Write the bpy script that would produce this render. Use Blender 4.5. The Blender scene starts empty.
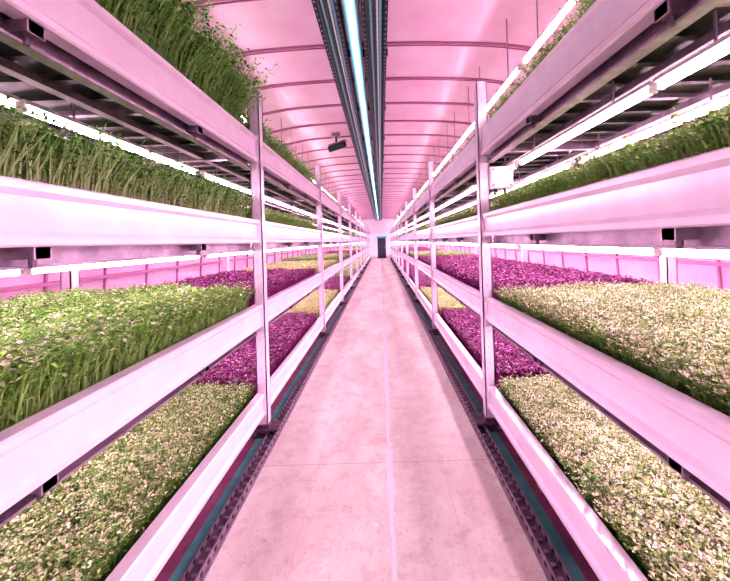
import bpy, math, random
import numpy as np
from mathutils import Matrix, Vector
random.seed(3)
rng=np.random.default_rng(5)
scene=bpy.context.scene
F=350.0; D=2.3; HC=1.235
XL=-0.80; XR=0.68
NB=11
Y0=-D; Y1=D*NB
# ---------------- materials
def mat(name,col,rough=.5,metal=0,noise=None,spec=.5,bump=0,nscale=8,lo=.35,hi=.65):
    m=bpy.data.materials.new(name); m.use_nodes=True
    nt=m.node_tree; b=nt.nodes['Principled BSDF']
    b.inputs['Base Color'].default_value=(*col,1); b.inputs['Roughness'].default_value=rough
    b.inputs['Metallic'].default_value=metal; b.inputs['Specular IOR Level'].default_value=spec
    if noise:
        tc=nt.nodes.new('ShaderNodeTexCoord'); n=nt.nodes.new('ShaderNodeTexNoise')
        n.inputs['Scale'].default_value=nscale; n.inputs['Detail'].default_value=8; n.inputs['Roughness'].default_value=.65
        r=nt.nodes.new('ShaderNodeValToRGB'); r.color_ramp.elements[0].position=lo; r.color_ramp.elements[1].position=hi
        r.color_ramp.elements[0].color=(*noise,1); r.color_ramp.elements[1].color=(*col,1)
        nt.links.new(tc.outputs['Object'],n.inputs['Vector']); nt.links.new(n.outputs['Fac'],r.inputs['Fac'])
        nt.links.new(r.outputs['Color'],b.inputs['Base Color'])
        if bump:
            bp=nt.nodes.new('ShaderNodeBump'); bp.inputs['Strength'].default_value=bump; bp.inputs['Distance'].default_value=.01
            nt.links.new(n.outputs['Fac'],bp.inputs['Height']); nt.links.new(bp.outputs['Normal'],b.inputs['Normal'])
    return m
def emis(name,col,s):
    m=bpy.data.materials.new(name); m.use_nodes=True; nt=m.node_tree
    b=nt.nodes['Principled BSDF']; b.inputs['Base Color'].default_value=(.8,.8,.8,1)
    b.inputs['Emission Color'].default_value=(*col,1); b.inputs['Emission Strength'].default_value=s
    return m
def concrete():
    m=bpy.data.materials.new('aisle_concrete'); m.use_nodes=True; nt=m.node_tree; b=nt.nodes['Principled BSDF']
    tc=nt.nodes.new('ShaderNodeTexCoord')
    def noise(scale,det,rough,mapping=None):
        n=nt.nodes.new('ShaderNodeTexNoise'); n.inputs['Scale'].default_value=scale; n.inputs['Detail'].default_value=det; n.inputs['Roughness'].default_value=rough
        if mapping:
            mp=nt.nodes.new('ShaderNodeMapping'); mp.inputs['Scale'].default_value=mapping
            nt.links.new(tc.outputs['Object'],mp.inputs['Vector']); nt.links.new(mp.outputs['Vector'],n.inputs['Vector'])
        else: nt.links.new(tc.outputs['Object'],n.inputs['Vector'])
        return n
    def ramp(n,p0,c0,p1,c1):
        r=nt.nodes.new('ShaderNodeValToRGB'); r.color_ramp.elements[0].position=p0; r.color_ramp.elements[1].position=p1
        r.color_ramp.elements[0].color=(*c0,1); r.color_ramp.elements[1].color=(*c1,1); nt.links.new(n.outputs['Fac'],r.inputs['Fac']); return r
    def mul(a,c,f=1):
        x=nt.nodes.new('ShaderNodeMix'); x.data_type='RGBA'; x.blend_type='MULTIPLY'; x.inputs[0].default_value=f
        nt.links.new(a,x.inputs[6]); nt.links.new(c,x.inputs[7]); return x.outputs[2]
    r1=ramp(noise(1.6,6,.6,(1.6,.6,1)),.36,(.70,.64,.56),.6,(.88,.90,.78))
    r2=ramp(noise(9,8,.75),.38,(.82,.77,.75),.5,(1,1,1))
    r3=ramp(noise(60,4,.8),.34,(.60,.53,.50),.43,(1,1,1))
    c=mul(mul(r1.outputs['Color'],r2.outputs['Color'],.8),r3.outputs['Color'],.7)
    nt.links.new(c,b.inputs['Base Color'])
    rr=ramp(noise(3,5,.6),.35,(.28,)*3,.65,(.6,)*3); nt.links.new(rr.outputs['Color'],b.inputs['Roughness'])
    bp=nt.nodes.new('ShaderNodeBump'); bp.inputs['Strength'].default_value=.2; bp.inputs['Distance'].default_value=.006
    nt.links.new(r2.outputs['Color'],bp.inputs['Height']); nt.links.new(bp.outputs['Normal'],b.inputs['Normal'])
    return m
M_white=mat('white_powder_coat',(.88,.78,.86),.16,.0,(.80,.68,.78),nscale=5,spec=.9)
M_galv=mat('galvanised_steel',(.40,.33,.38),.32,.6,(.22,.18,.22),nscale=14)
M_trk2=mat('track_galvanised',(.46,.38,.44),.35,.6,(.26,.20,.25),nscale=20)
M_dark=mat('dark_tray_metal',(.045,.052,.038),.42,.3,(.02,.025,.018),nscale=10)
M_track=mat('track_steel',(.22,.15,.20),.45,.5,(.09,.06,.08),nscale=20)
M_black=mat('black_gap',(.01,.01,.012),.8)
M_ceil=mat('ceiling_panel',(.96,.72,.86),.25,0,(.88,.54,.72),nscale=1.6,spec=.7)
M_wall=mat('tunnel_lining',(.74,.50,.64),.5,0,(.58,.34,.48),nscale=2)
M_end=mat('end_wall_paint',(.92,.86,.90),.5)
M_rib=mat('ceiling_rib',(.42,.17,.29),.5)
M_slot=mat('slot_shadow',(.60,.48,.55),.5)
M_duct=mat('duct_dark',(.022,.05,.052),.45,.3)
M_cable=mat('cable_teal',(.14,.42,.46),.4)
M_cablew=mat('cable_white',(.70,.70,.74),.4)
M_plast=mat('white_plastic',(.90,.86,.88),.4)
M_conc=concrete()
M_side=mat('side_floor_magenta',(.46,.15,.26),.6,0,(.27,.09,.16),nscale=6)
M_teal=mat('side_floor_teal',(.20,.60,.56),.5,0,(.10,.38,.38),nscale=6)
M_joint=mat('joint_filler',(.58,.52,.49),.9)
M_streak=mat('white_streak',(1,1,1),.25,0,(.92,.90,.88),nscale=25,lo=.34,hi=.42)  # irregular white streak and small blotches along the floor centre
M_soil=mat('grow_mat',(.10,.07,.06),.9)
M_door=mat('door_dark',(.02,.03,.05),.6)
M_frame=mat('door_frame_green',(.05,.35,.35),.5)
M_led=emis('led_pink',(1.0,.60,.85),41)
M_ledtop=emis('led_pink_top',(1.0,.60,.85),62)
M_ledc=emis('led_cool',(.30,.80,1.0),1.8)
# ---------------- mesh builder
class MB:
    def __init__(s): s.v=[];s.f=[];s.m=[];s.mats=[]
    def mi(s,m):
        if m not in s.mats: s.mats.append(m)
        return s.mats.index(m)
    def box(s,x0,x1,y0,y1,z0,z1,m):
        i=len(s.v)
        if x0>x1:x0,x1=x1,x0
        s.v+=[(x0,y0,z0),(x1,y0,z0),(x1,y1,z0),(x0,y1,z0),(x0,y0,z1),(x1,y0,z1),(x1,y1,z1),(x0,y1,z1)]
        s.f+=[(i,i+3,i+2,i+1),(i+4,i+5,i+6,i+7),(i,i+1,i+5,i+4),(i+1,i+2,i+6,i+5),(i+2,i+3,i+7,i+6),(i+3,i,i+4,i+7)]
        s.m+=[s.mi(m)]*6
    def prof(s,pts,y0,y1,m,close=True,caps=True):
        i=len(s.v);n=len(pts)
        s.v+=[(x,y0,z) for x,z in pts]+[(x,y1,z) for x,z in pts]
        k=s.mi(m)
        for a in range(n if close else n-1):
            b=(a+1)%n
            s.f.append((i+a,i+b,i+n+b,i+n+a)); s.m.append(k)
        if caps and close:
            s.f.append(tuple(range(i+n-1,i-1,-1)));s.m.append(k)
            s.f.append(tuple(range(i+n,i+2*n)));s.m.append(k)
    def tube(s,x,z,r,y0,y1,m,n=10,caps=True):
        s.prof([(x+r*math.cos(t*2*math.pi/n),z+r*math.sin(t*2*math.pi/n)) for t in range(n)],y0,y1,m,True,caps)
    def vcyl(s,x,y,r,z0,z1,m,n=12):
        i=len(s.v);k=s.mi(m)
        for z in (z0,z1): s.v+=[(x+r*math.cos(t*2*math.pi/n),y+r*math.sin(t*2*math.pi/n),z) for t in range(n)]
        for a in range(n):
            b=(a+1)%n; s.f.append((i+a,i+b,i+n+b,i+n+a)); s.m.append(k)
        s.f.append(tuple(range(i+n-1,i-1,-1)));s.m.append(k);s.f.append(tuple(range(i+n,i+2*n)));s.m.append(k)
    def obj(s,name,parent=None,loc=(0,0,0),recalc=True):
        me=bpy.data.meshes.new(name); me.from_pydata(s.v,[],s.f); 
        for m in s.mats: me.materials.append(m)
        me.polygons.foreach_set('material_index',s.m); me.update()
        if recalc:
            import bmesh
            bm=bmesh.new();bm.from_mesh(me);bmesh.ops.recalc_face_normals(bm,faces=bm.faces);bm.to_mesh(me);bm.free()
        o=bpy.data.objects.new(name,me); scene.collection.objects.link(o); o.location=loc
        if parent: o.parent=parent
        return o
def empty(name,loc=(0,0,0)):
    e=bpy.data.objects.new(name,None); scene.collection.objects.link(e); e.location=loc; e.empty_display_size=.2; return e
# ---------------- shell
HALF=[(0,2.86),(.6,2.85),(1.2,2.80),(1.8,2.64),(2.3,2.26),(2.6,1.66)]
def shell():
    b=MB()
    b.box(-.70,.575,Y0,Y1,-.1,0,M_conc)
    for s,x0,xt in ((-1,-.70,-.768),(1,.575,.640)):
        b.box(x0,xt,Y0,Y1,-.1,-.002,M_side)
        b.box(xt,xt+s*.060,Y0,Y1,-.1,-.002,M_teal)
        b.box(xt+s*.060,xt+s*.42,Y0,Y1,-.1,-.002,M_side)
        b.box(xt+s*.42,xt+s*.55,Y0,Y1,-.1,-.002,M_teal)
        b.box(xt+s*.55,s*2.9,Y0,Y1,-.1,-.002,M_side)
    b.obj('floor')
    b=MB()
    b.box(-.385,-.3835,Y0,2.2,-.01,.0008,M_joint)
    b.box(.30,.3015,Y0,1.95,-.01,.0008,M_joint)
    b.box(-.70,.575,1.95,1.953,-.01,.001,M_joint)
    b.obj('trim_floor_joints')
    b=MB()
    y=Y0; ww=.02
    while y<Y1:
        l=random.uniform(.015,.09); ww=min(.044,max(.016,ww+random.uniform(-.010,.010))); c=.012+random.uniform(-.004,.004)
        b.box(c-ww/2,c+ww/2,y,min(y+l,Y1),-.01,.0018,M_streak); y+=l*random.uniform(.98,1.04)
        if random.random()<.6 and y<Y1-1:
            q=c+random.choice((-1,1))*random.uniform(.012,.08); rr=random.uniform(.003,.011)
            b.vcyl(q,y,rr,-.01,.0015,M_streak,7)
    b.obj('trim_floor_centre_line')
    half=HALF
    pts=[(-x,z) for x,z in half[::-1]]+half[1:]
    def sm(p):
        out=[p[0]]
        for i in range(len(p)-1):
            a,c=p[i],p[i+1]
            p0=p[max(i-1,0)];p3=p[min(i+2,len(p)-1)]
            for t in (.25,.5,.75,1):
                out.append(tuple(.5*((2*a[j])+(-p0[j]+c[j])*t+(2*p0[j]-5*a[j]+4*c[j]-p3[j])*t*t+(-p0[j]+3*a[j]-3*c[j]+p3[j])*t**3) for j in (0,1)))
        return out
    P=sm(pts)
    b=MB(); b.prof(P+[(x*1.04,z+.08) for x,z in P[::-1]],Y0,Y1,M_ceil); b.obj('ceiling')
    b=MB(); y=Y0+.2
    while y<Y1:
        b.prof([(x,z+.002) for x,z in P]+[(x*.994,z-.014) for x,z in P[::-1]],y,y+.018,M_rib)
        b.prof([(x,z+.002) for x,z in P]+[(x*.996,z-.008) for x,z in P[::-1]],y+.05,y+.056,M_rib)
        y+=.62
    b.obj('trim_ceiling_ribs')
    for s,n in ((-1,'wall_left'),(1,'wall_right')):
        b=MB(); b.prof([(s*2.6,1.66),(s*2.76,1.1),(s*2.8,.5),(s*2.8,-.1),(s*2.9,-.1),(s*2.9,.5),(s*2.86,1.1),(s*2.7,1.70)],Y0,Y1,M_wall)
        b.obj(n)
        b=MB(); y=Y0+.2
        while y<Y1:
            b.prof([(s*2.6,1.66),(s*2.76,1.1),(s*2.8,.5),(s*2.8,0),(s*2.78,0),(s*2.78,.5),(s*2.74,1.1),(s*2.58,1.66)],y,y+.02,M_rib); y+=.62
        b.box(s*2.69,s*2.76,Y0,Y1-.01,1.20,1.26,M_galv); b.box(s*2.70,s*2.78,Y0,Y1-.01,.95,.98,M_rib)
        b.obj('trim_wall_ribs')
    for n,y0 in (('wall_back',Y1),('wall_front',Y0-.1)):
        b=MB(); 
        prof=P+[(2.76,1.1),(2.8,.5),(2.8,-.1),(-2.8,-.1),(-2.8,.5),(-2.76,1.1)]
        b.prof(prof,y0,y0+.1,M_end); b.obj(n)
    b=MB()
    b.box(-.26,.34,Y1-.04,Y1-.002,0,1.45,M_door)
    for x in (-.32,.34): b.box(x,x+.06,Y1-.07,Y1-.002,0,1.51,M_plast)
    b.box(-.32,.40,Y1-.07,Y1-.002,1.45,1.58,M_frame)
    b.box(.24,.27,Y1-.07,Y1-.04,.7,.85,M_galv)
    b.obj('door_1')
shell()
# ---------------- floor tracks
def track(xc):
    b=MB(); w=.031
    b.box(xc-w,xc+w,Y0,Y1-.1,0,.006,M_track)
    b.box(xc-w,xc-w+.007,Y0,Y1-.1,0,.030,M_trk2)
    b.box(xc+w-.007,xc+w,Y0,Y1-.1,0,.030,M_trk2)
    b.box(xc-w-.014,xc-w,Y0,Y1-.1,.0,.008,M_trk2)
    b.box(xc+w,xc+w+.012,Y0,Y1-.1,.0,.008,M_trk2)
    y=Y0
    while y<12:
        b.box(xc-.010,xc+.010,y+.022,y+.036,.006,.012,M_trk2)
        b.box(xc+w-.008,xc+w+.0008,y+.015,y+.035,.010,.024,M_black)
        b.box(xc-w-.0008,xc-w+.008,y+.015,y+.035,.010,.024,M_black)
        y+=.055
    b.obj('floor_track')
track(-.735); track(.606)
# ---------------- racks
LV=[.275,.85,1.395,1.935]   # beam tops
BHS=[.14,.145,.15,.165]
def beam_prof(x,s,z1,h):
    z0=z1-h; o=lambda u:x-s*u   # u positive towards aisle
    return [(o(-.030),z0),(o(.014),z0),(o(.020),z0+.005),(o(.020),z0+.022),(o(.008),z0+.036),(o(.008),z1-.036),
            (o(.020),z1-.022),(o(.020),z1-.005),(o(.014),z1),(o(-.030),z1)]
def rack(s,xp,W):
    root=empty('growing_rack',(xp,0,0))
    P=lambda m,name:m.obj(name,root,loc=(-xp,0,0))
    xb=xp+s*W
    po=MB(); be=MB(); tr=MB(); ft=MB(); br=MB()
    for k in range(-1,NB):
        y=k*D if k>=0 else Y0+.05
        for xx,top in ((xp,2.25),(xb,2.15)):
            a=.033
            po.box(xx-a,xx+a,y-a,y-a+.006,.03,top,M_white)
            po.box(xx-a,xx+a,y+a-.006,y+a,.03,top,M_white)
            po.box(xx-s*a,xx-s*(a-.006),y-a,y+a,.03,top,M_white)
            po.box(xx+s*a,xx+s*(a-.006),y-a,y-a+.02,.03,top,M_white)
            po.box(xx+s*a,xx+s*(a-.006),y+a-.02,y+a,.03,top,M_white)
            if k<5 and xx==xp:
                z=.12
                while z<top-.05:
                    po.box(xx-.004,xx+.004,y-a-.001,y-a+.001,z,z+.018,M_slot)
                    z+=.10
            ft.box(xx-.055,xx+.055,y-.07,y+.07,.0,.012,M_track)
            ft.box(xx-.042,xx+.042,y-.045,y+.045,.012,.07,M_track)
            ft.vcyl(xx-s*.048,y+.055,.012,.012,.03,M_galv); ft.vcyl(xx+s*.048,y-.055,.012,.012,.03,M_galv)
        ft.box(xp-s*.10,xp+s*.06,y-.06,y+.06,.034,.048,M_track)
        for z in LV:
            tr.box(xp,xb,y-.02,y+.02,z-.14,z-.09,M_galv)
        if k<0: ya,yb=Y0+.08,-.033
        else: ya,yb=y+.033,min(y+D-.033,Y1-.05)
        for li,z in enumerate(LV):
            BH=BHS[li]
            be.prof(beam_prof(xp,s,z,BH),ya,yb,M_white)
            be.prof(beam_prof(xb,-s,z,BH),ya,yb,M_white)
            for yy in (ya,yb-.012):
                be.box(xp-s*.024,xp-s*.008,yy,yy+.012,z-BH-.01,z+.01,M_white)
            tr.box(xp+s*.050,xp+s*.060,ya,yb,z-BH-.045,z-.05,M_galv)
            tr.box(xp+s*.02,xp+s*.060,ya,yb,z-BH-.050,z-BH-.043,M_galv)
            for j in range(1,3):
                yy=ya+(yb-ya)*(j/3+.02)
                br.box(xp-s*.006,xp+s*.05,yy-.018,yy+.018,z-BH-.028,z-BH+.001,M_galv)
                br.box(xp-s*.006,xp-s*.001,yy-.022,yy+.022,z-BH-.030,z-BH+.004,M_trk2)
                br.vcyl(xp+s*.02,yy,.008,z-BH-.05,z-BH-.02,M_track,8)
            dz=z-.085
            tr.box(xp+s*.03,xb-s*.03,ya,yb,dz-.004,dz,M_dark)
            n=14
            for j in range(n):
                yy=ya+(yb-ya)*(j+.5)/n
                tr.box(xp+s*.03,xb-s*.03,yy-.014,yy+.014,dz-.024,dz-.004,M_galv if j%4==1 else M_dark)
            for fx in (.28,.62):
                tr.box(xp+s*(W*fx-.02),xp+s*(W*fx+.02),ya,yb,dz-.05,dz-.022,M_galv)
    P(po,'uprights');P(be,'beams');P(tr,'tray_decks');P(ft,'feet');P(br,'brackets')
WL,WR=1.25,1.2
rack(-1,XL,WL); rack(1,XR,WR)
# ---------------- LED rows (one fixture row per level)
def led(s,x,ztop,z,m,k0=-1,k1=NB,r=.012,hw=.020):
    b=MB()
    for k in range(k0,k1):
        ya=k*D+.04; yb=(k+1)*D-.04
        mid=(ya+yb)/2
        for a,c in ((ya,mid-.008),(mid+.008,yb)):
            b.prof([(x-hw,z+.014),(x+hw,z+.014),(x+hw*.7,z+.030),(x-hw*.7,z+.030)],a,c,M_plast)
            b.tube(x,z,r,a+.012,c-.012,m,6,False)
            b.box(x-.012,x+.012,a,a+.012,z-.012,z+.014,M_plast); b.box(x-.012,x+.012,c-.012,c,z-.012,z+.014,M_plast)
            for yy in (a+.2,c-.2):
                b.box(x-.003,x+.003,yy,yy+.006,z+.028,ztop,M_galv)
    return b.obj('led_grow_light')
for s,xp,offs in ((-1,XL,(.38,.92)),(1,XR,(.24,.62,1.0))):
    for z in LV[1:]:
        for o in offs:
            led(s,xp+s*o,z-.105,z-.225,M_led)
def ctop(x): 
    return float(np.interp(abs(x),[q[0] for q in HALF],[q[1] for q in HALF]))
for s,x in ((-1,-1.2),(1,.96),):
    led(s,x,ctop(x)-.0,2.36,M_ledtop,hw=.011,r=.014)
# ---------------- ceiling duct with cool light
def ceil_fix():
    root=empty('ceiling_light_fixture',(-.15,0,2.8))
    def P(m,n): m.obj(n,root,loc=(.15,0,-2.8))
    b=MB()
    for x0,x1 in ((-.385,-.225),(-.085,.09)):
        b.box(x0,x1,Y0,Y1-.1,2.80,2.81,M_duct)
        for x in (x0,x1-.01):
            b.box(x,x+.01,Y0,Y1-.1,2.73,2.81,M_duct)
        b.box(x0,x0+.025,Y0,Y1-.1,2.728,2.735,M_duct); b.box(x1-.025,x1,Y0,Y1-.1,2.728,2.735,M_duct)
        for j,(cx,r) in enumerate(((x0+.040,.010),(x0+.062,.009),(x0+.084,.010),(x0+.104,.007),(x0+.124,.009))):
            b.tube(cx,2.730,r,Y0,Y1-.1,(M_duct,M_cable,M_duct,M_cablew,M_cable)[j],8)
        y=Y0
        while y<14:
            b.box(x0+.01,x1-.01,y,y+.012,2.728,2.734,M_duct)
            for xq in (x0,x1):
                b.box(xq-.001,xq+.001,y+.01,y+.028,2.755,2.785,M_trk2)
            b.box(x0+.009,x0+.0115,y+.01,y+.028,2.755,2.785,M_trk2)
            b.box(x1-.0115,x1-.009,y+.01,y+.028,2.755,2.785,M_trk2)
            for xq in (x0+.008,x1-.018): b.box(xq,xq+.010,y+.02,y+.036,2.7270,2.729,M_trk2)
            y+=.06
    P(b,'perforated_cable_trays')
    b=MB(); y=Y0+.3
    while y<Y1:
        b.box(-.40,.105,y,y+.03,2.81,2.87,M_duct); y+=1.24
    P(b,'mounting_straps')
    b=MB(); y=Y0+.05
    b2=MB()
    while y<Y1-1.2:
        b.box(-.205,-.105,y,y+1.2,2.77,2.825,M_plast)
        b.box(-.200,-.190,y,y+1.2,2.735,2.77,M_cable); b.box(-.120,-.110,y,y+1.2,2.735,2.77,M_cable)
        b2.tube(-.155,2.755,.022,y+.01,y+1.19,M_ledc,10); y+=1.202
    P(b,'housings'); P(b2,'cool_tubes')
ceil_fix()
def seccam():
    root=empty('security_camera',(-.62,5.2,2.8))
    b=MB()
    b.box(-.68,-.56,5.14,5.26,2.80,2.86,M_galv)
    b.vcyl(-.62,5.2,.014,2.68,2.80,M_duct)
    b.obj('mount',root,loc=(.62,-5.2,-2.8))
    b=MB(); b.tube(0,0,.045,-.14,.12,M_duct,16); b.tube(0,0,.034,-.15,-.14,M_black,16)
    b.box(-.055,.055,-.17,.10,.035,.052,M_galv)
    o=b.obj('body',root,loc=(0,0,-.15)); o.rotation_euler=(math.radians(-12),0,math.radians(75))
seccam()
def jbox(x,y,z):
    b=MB()
    b.box(x-.075,x+.075,y-.035,y+.035,z-.07,z+.07,M_plast)
    b.box(x-.068,x+.068,y-.042,y-.035,z-.063,z+.063,M_plast)
    for a in (-.055,.055):
        for c in (-.05,.05): b.box(x+a-.006,x+a+.006,y-.045,y-.042,z+c-.006,z+c+.006,M_rib)
    b.vcyl(x-.03,y,.011,z-.11,z-.07,M_duct); b.vcyl(x+.03,y,.011,z-.11,z-.07,M_duct)
    b.box(x-.1,x+.02,y+.035,y+.045,z-.03,z+.03,M_galv)
    b.obj('junction_box')
jbox(XR+.105,D-.02,1.62)
# ---------------- crops
def leafmat(name,trans=.2):
    m=bpy.data.materials.new(name); m.use_nodes=True; nt=m.node_tree
    b=nt.nodes['Principled BSDF']; b.inputs['Roughness'].default_value=.5; b.inputs['Specular IOR Level'].default_value=.25
    a=nt.nodes.new('ShaderNodeAttribute'); a.attribute_name='Col'
    t=nt.nodes.new('ShaderNodeBsdfTranslucent'); mx=nt.nodes.new('ShaderNodeMixShader'); mx.inputs[0].default_value=trans
    nt.links.new(a.outputs['Color'],b.inputs['Base Color']); nt.links.new(a.outputs['Color'],t.inputs['Color'])
    nt.links.new(b.outputs[0],mx.inputs[1]); nt.links.new(t.outputs[0],mx.inputs[2]); nt.links.new(mx.outputs[0],nt.nodes['Material Output'].inputs[0])
    return m
M_leaf=leafmat('microgreen_leaf')
def crop_mesh(name,L,W,n,h,hv,leaf,lw,nleaf,stem0,stem1,cols,lean=.25,sw=.0016,updeg=(5,50),tlo=.45,spill=0.0):
    px=rng.uniform(-W/2,W/2,n); py=rng.uniform(-L/2,L/2,n)
    low=np.sin(px*9+1.3)*np.sin(py*7+.4)+.6*np.sin(px*23+py*17)+.5*np.sin(py*31-px*11)+.7*np.sin(px*61+1)*np.sin(py*53+px*20)
    H=h*(1+hv*rng.normal(0,.6,n)+.07*low); H=np.clip(H,h*.4,h*1.38)
    az=rng.uniform(0,2*np.pi,n); ln=rng.uniform(0,lean,n)*H
    dx=np.cos(az)*ln; dy=np.sin(az)*ln
    dx+=spill*H*np.sign(px)*np.clip((np.abs(px)-(W/2-.12))/.12,0,1)*rng.uniform(0,1,n)
    wa=rng.uniform(0,np.pi,n); wx=np.cos(wa)*sw; wy=np.sin(wa)*sw
    V=np.zeros((n,6+4*nleaf,3),np.float32); C=np.ones((n,6+4*nleaf,4),np.float32)
    for i,t in enumerate((0,.55,1.)):
        cx=px+dx*t*t; cy=py+dy*t*t
        for j,sg in enumerate((-1,1)):
            V[:,2*i+j,0]=cx+sg*wx*(1.2-.5*t); V[:,2*i+j,1]=cy+sg*wy*(1.2-.5*t); V[:,2*i+j,2]=H*t
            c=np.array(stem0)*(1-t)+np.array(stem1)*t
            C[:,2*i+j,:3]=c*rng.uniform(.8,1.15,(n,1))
    cols=np.array(cols); ci=rng.integers(0,len(cols),n)
    base=cols[ci]*rng.uniform(.7,1.3,(n,1))*(1+.12*low[:,None])
    for l in range(nleaf):
        t=1.0 if l<2 else rng.uniform(tlo,.98,n)
        ax=px+dx*t*t; ay=py+dy*t*t; azz=H*t
        a=rng.uniform(0,2*np.pi,n) if l!=1 else (a+np.pi+rng.uniform(-.4,.4,n))
        e=np.radians(rng.uniform(*updeg,n)); s=leaf*rng.uniform(.6,1.25,n)
        ux,uy,uz=np.cos(a)*np.cos(e),np.sin(a)*np.cos(e),np.sin(e)
        sx,sy=-np.sin(a),np.cos(a)
        o=6+4*l
        V[:,o]=np.stack([ax,ay,azz],1)
        V[:,o+2]=np.stack([ax+ux*s,ay+uy*s,azz+uz*s*.8],1)
        for q,sg in ((1,-1),(3,1)):
            V[:,o+q]=np.stack([ax+ux*s*.55+sg*sx*s*lw,ay+uy*s*.55+sg*sy*s*lw,azz+uz*s*.55+s*.12],1)
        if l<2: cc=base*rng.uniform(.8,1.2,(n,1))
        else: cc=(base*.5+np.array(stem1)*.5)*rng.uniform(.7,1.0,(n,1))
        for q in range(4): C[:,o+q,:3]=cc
    nv=6+4*nleaf
    b0=(np.arange(n)*nv)[:,None]
    loc=[[0,1,3,2],[2,3,5,4]]+[[6+4*l,7+4*l,8+4*l,9+4*l] for l in range(nleaf)]
    Fq=(b0[:,None,:]+np.array(loc)[None,:,:]).reshape(-1,4)
    verts=V.reshape(-1,3); colr=np.clip(C.reshape(-1,4),0,1)
    def addbox(x0,x1,y0,y1,z0,z1):
        return np.array([(x0,y0,z0),(x1,y0,z0),(x1,y1,z0),(x0,y1,z0),(x0,y0,z1),(x1,y0,z1),(x1,y1,z1),(x0,y1,z1)],np.float32)
    boxes=[addbox(-W/2,W/2,-L/2,L/2,-.012,.004)]
    for (x0,x1,y0,y1) in ((-W/2-.006,-W/2,-L/2,L/2),(W/2,W/2+.006,-L/2,L/2),(-W/2,W/2,-L/2-.006,-L/2),(-W/2,W/2,L/2,L/2+.006)):
        boxes.append(addbox(x0,x1,y0,y1,-.012,.02))
    fb=np.array([(0,3,2,1),(4,5,6,7),(0,1,5,4),(1,2,6,5),(2,3,7,6),(3,0,4,7)])
    nvp=len(verts); nfp=len(Fq)
    allv=[verts]; allf=[Fq]; 
    for i,bb in enumerate(boxes): allv.append(bb); allf.append(fb+nvp+8*i)
    verts=np.concatenate(allv); Fq=np.concatenate(allf)
    colr=np.concatenate([colr,np.tile(np.array([[.1,.07,.06,1]],np.float32),(8*len(boxes),1))])
    me=bpy.data.meshes.new(name)
    me.vertices.add(len(verts)); me.vertices.foreach_set('co',verts.astype(np.float32).ravel())
    me.loops.add(len(Fq)*4); me.loops.foreach_set('vertex_index',Fq.astype(np.int32).ravel())
    me.polygons.add(len(Fq)); me.polygons.foreach_set('loop_start',(np.arange(len(Fq))*4).astype(np.int32))
    try: me.polygons.foreach_set('loop_total',np.full(len(Fq),4,np.int32))
    except Exception: pass
    me.materials.append(M_leaf); me.materials.append(M_soil); me.materials.append(M_dark)
    mi=np.zeros(len(Fq),np.int32); mi[nfp:nfp+6]=1; mi[nfp+6:]=2
    me.polygons.foreach_set('material_index',mi)
    at=me.color_attributes.new('Col','FLOAT_COLOR','POINT'); at.data.foreach_set('color',colr.astype(np.float32).ravel())
    me.update(calc_edges=True)
    return me
LC=2.16
W_=1.1
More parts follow.
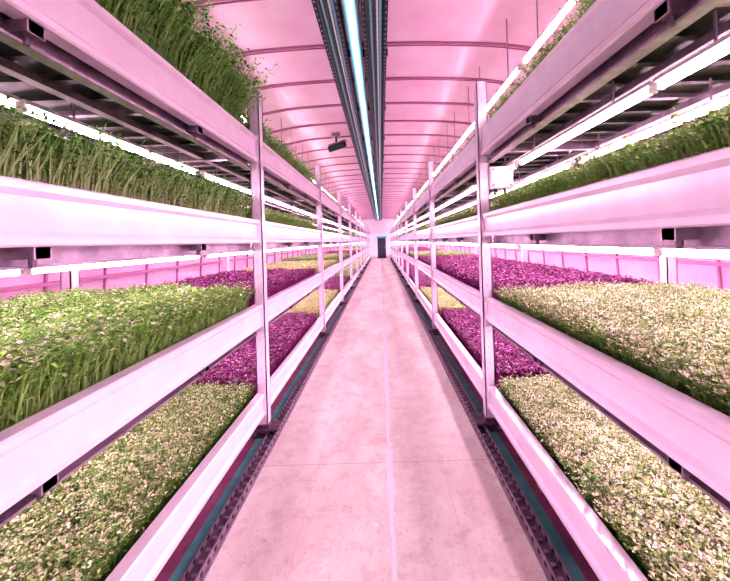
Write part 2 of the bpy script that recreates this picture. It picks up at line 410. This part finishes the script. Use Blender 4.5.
specs={
 'tall_pea_shoot_tray':dict(n=46000,h=.335,hv=.18,leaf=.024,lw=.30,nleaf=5,stem0=(.34,.50,.18),stem1=(.22,.48,.11),cols=[(.11,.38,.05),(.20,.52,.09),(.05,.23,.03),(.38,.62,.22)],lean=.35,sw=.0017,tlo=.3,spill=.5),
 'pea_shoot_tray':   dict(n=48000,h=.205,hv=.20,leaf=.019,lw=.30,nleaf=4,stem0=(.58,.66,.36),stem1=(.32,.54,.18),cols=[(.12,.40,.05),(.22,.54,.10),(.06,.25,.03),(.50,.68,.34)],lean=.35,sw=.0018,tlo=.45,spill=.25),
 'sunflower_shoot_tray':dict(n=50000,h=.165,hv=.24,leaf=.019,lw=.33,nleaf=4,stem0=(.32,.48,.16),stem1=(.27,.50,.12),cols=[(.26,.52,.09),(.42,.64,.18),(.11,.34,.04),(.84,.88,.60)],lean=.35,sw=.0018,tlo=.4,spill=.25),
 'cress_tray':       dict(n=66000,h=.115,hv=.24,leaf=.0135,lw=.34,nleaf=4,stem0=(.09,.24,.04),stem1=(.18,.36,.08),cols=[(.74,.72,.46),(.52,.60,.28),(.90,.86,.66),(.22,.40,.10)],lean=.45,sw=.0013,spill=.2),  # bright light on the canopy is put into these pale cream leaf colours
 'broccoli_sprout_tray':dict(n=66000,h=.125,hv=.24,leaf=.0135,lw=.34,nleaf=4,stem0=(.09,.24,.04),stem1=(.18,.36,.08),cols=[(.58,.64,.34),(.32,.48,.15),(.80,.80,.54),(.14,.32,.06)],lean=.4,sw=.0013,spill=.2),
 'radish_shoot_tray':dict(n=54000,h=.145,hv=.20,leaf=.016,lw=.36,nleaf=4,stem0=(.38,.54,.20),stem1=(.30,.54,.15),cols=[(.30,.54,.13),(.44,.68,.20),(.16,.38,.06),(.78,.84,.50)],lean=.35,sw=.0015,spill=.3),
 'purple_amaranth_tray':dict(n=34000,h=.11,hv=.16,leaf=.019,lw=.40,nleaf=3,stem0=(.45,.08,.28),stem1=(.36,.05,.24),cols=[(.24,.03,.15),(.34,.08,.24),(.10,.015,.07),(.62,.32,.50)],lean=.3,sw=.0018),
 'mustard_tray':     dict(n=30000,h=.10,hv=.14,leaf=.019,lw=.40,nleaf=3,stem0=(.50,.56,.22),stem1=(.50,.58,.20),cols=[(.62,.64,.28),(.46,.56,.20),(.80,.80,.52)],lean=.3,sw=.0018),
}
meshes={k:crop_mesh(k,LC,W_,**v) for k,v in specs.items()}
T,A,B,R,C_,E,Pp,Y=('tall_pea_shoot_tray','pea_shoot_tray','sunflower_shoot_tray','radish_shoot_tray','cress_tray','broccoli_sprout_tray','purple_amaranth_tray','mustard_tray')
left={-1:[E,B,A,T],0:[E,B,A,T],1:[Pp,Pp,R,A],2:[Y,Y,C_,R],3:[Pp,E,C_,R],4:[E,Pp,R,R]}
right={-1:[C_,C_,R,R],0:[C_,C_,R,R],1:[Pp,Pp,E,E],2:[Y,Pp,C_,E],3:[Pp,E,C_,E],4:[Pp,Pp,E,E]}
for s,xp,W,tab in ((-1,XL,WL,left),(1,XR,WR,right)):
    for k in range(-1,NB):
        row=tab.get(k) or [random.choice([C_,E,Pp,Pp,Y]) for _ in range(4)]
        for li,z in enumerate(LV):
            nm=row[li]
            o=bpy.data.objects.new(nm,meshes[nm]); scene.collection.objects.link(o)
            o.location=(xp+s*(.065+W_/2),(k+.5)*D,z-.073)
            if random.random()<.5: o.rotation_euler=(0,0,math.pi)
# ---------------- world
w=bpy.data.worlds.new('world'); scene.world=w; w.use_nodes=True
w.node_tree.nodes['Background'].inputs[0].default_value=(1,.6,.8,1); w.node_tree.nodes['Background'].inputs[1].default_value=.3
# ---------------- camera
cd=bpy.data.cameras.new('camera'); cam=bpy.data.objects.new('camera',cd); scene.collection.objects.link(cam)
cd.sensor_width=36; cd.lens=36*F/730; cd.shift_x=-16/730; cd.shift_y=-49.5/730; cd.clip_start=.02; cd.clip_end=200
s=.03; c=math.sqrt(1-s*s)
cam.matrix_world=Matrix(((c,s,0,0),(0,0,-1,0),(-s,c,0,HC),(0,0,0,1)))
scene.camera=cam
scene.view_settings.view_transform='Standard'
try: scene.view_settings.look='Medium High Contrast'
except Exception as e:
    print('look',e)
scene.view_settings.exposure=-.1
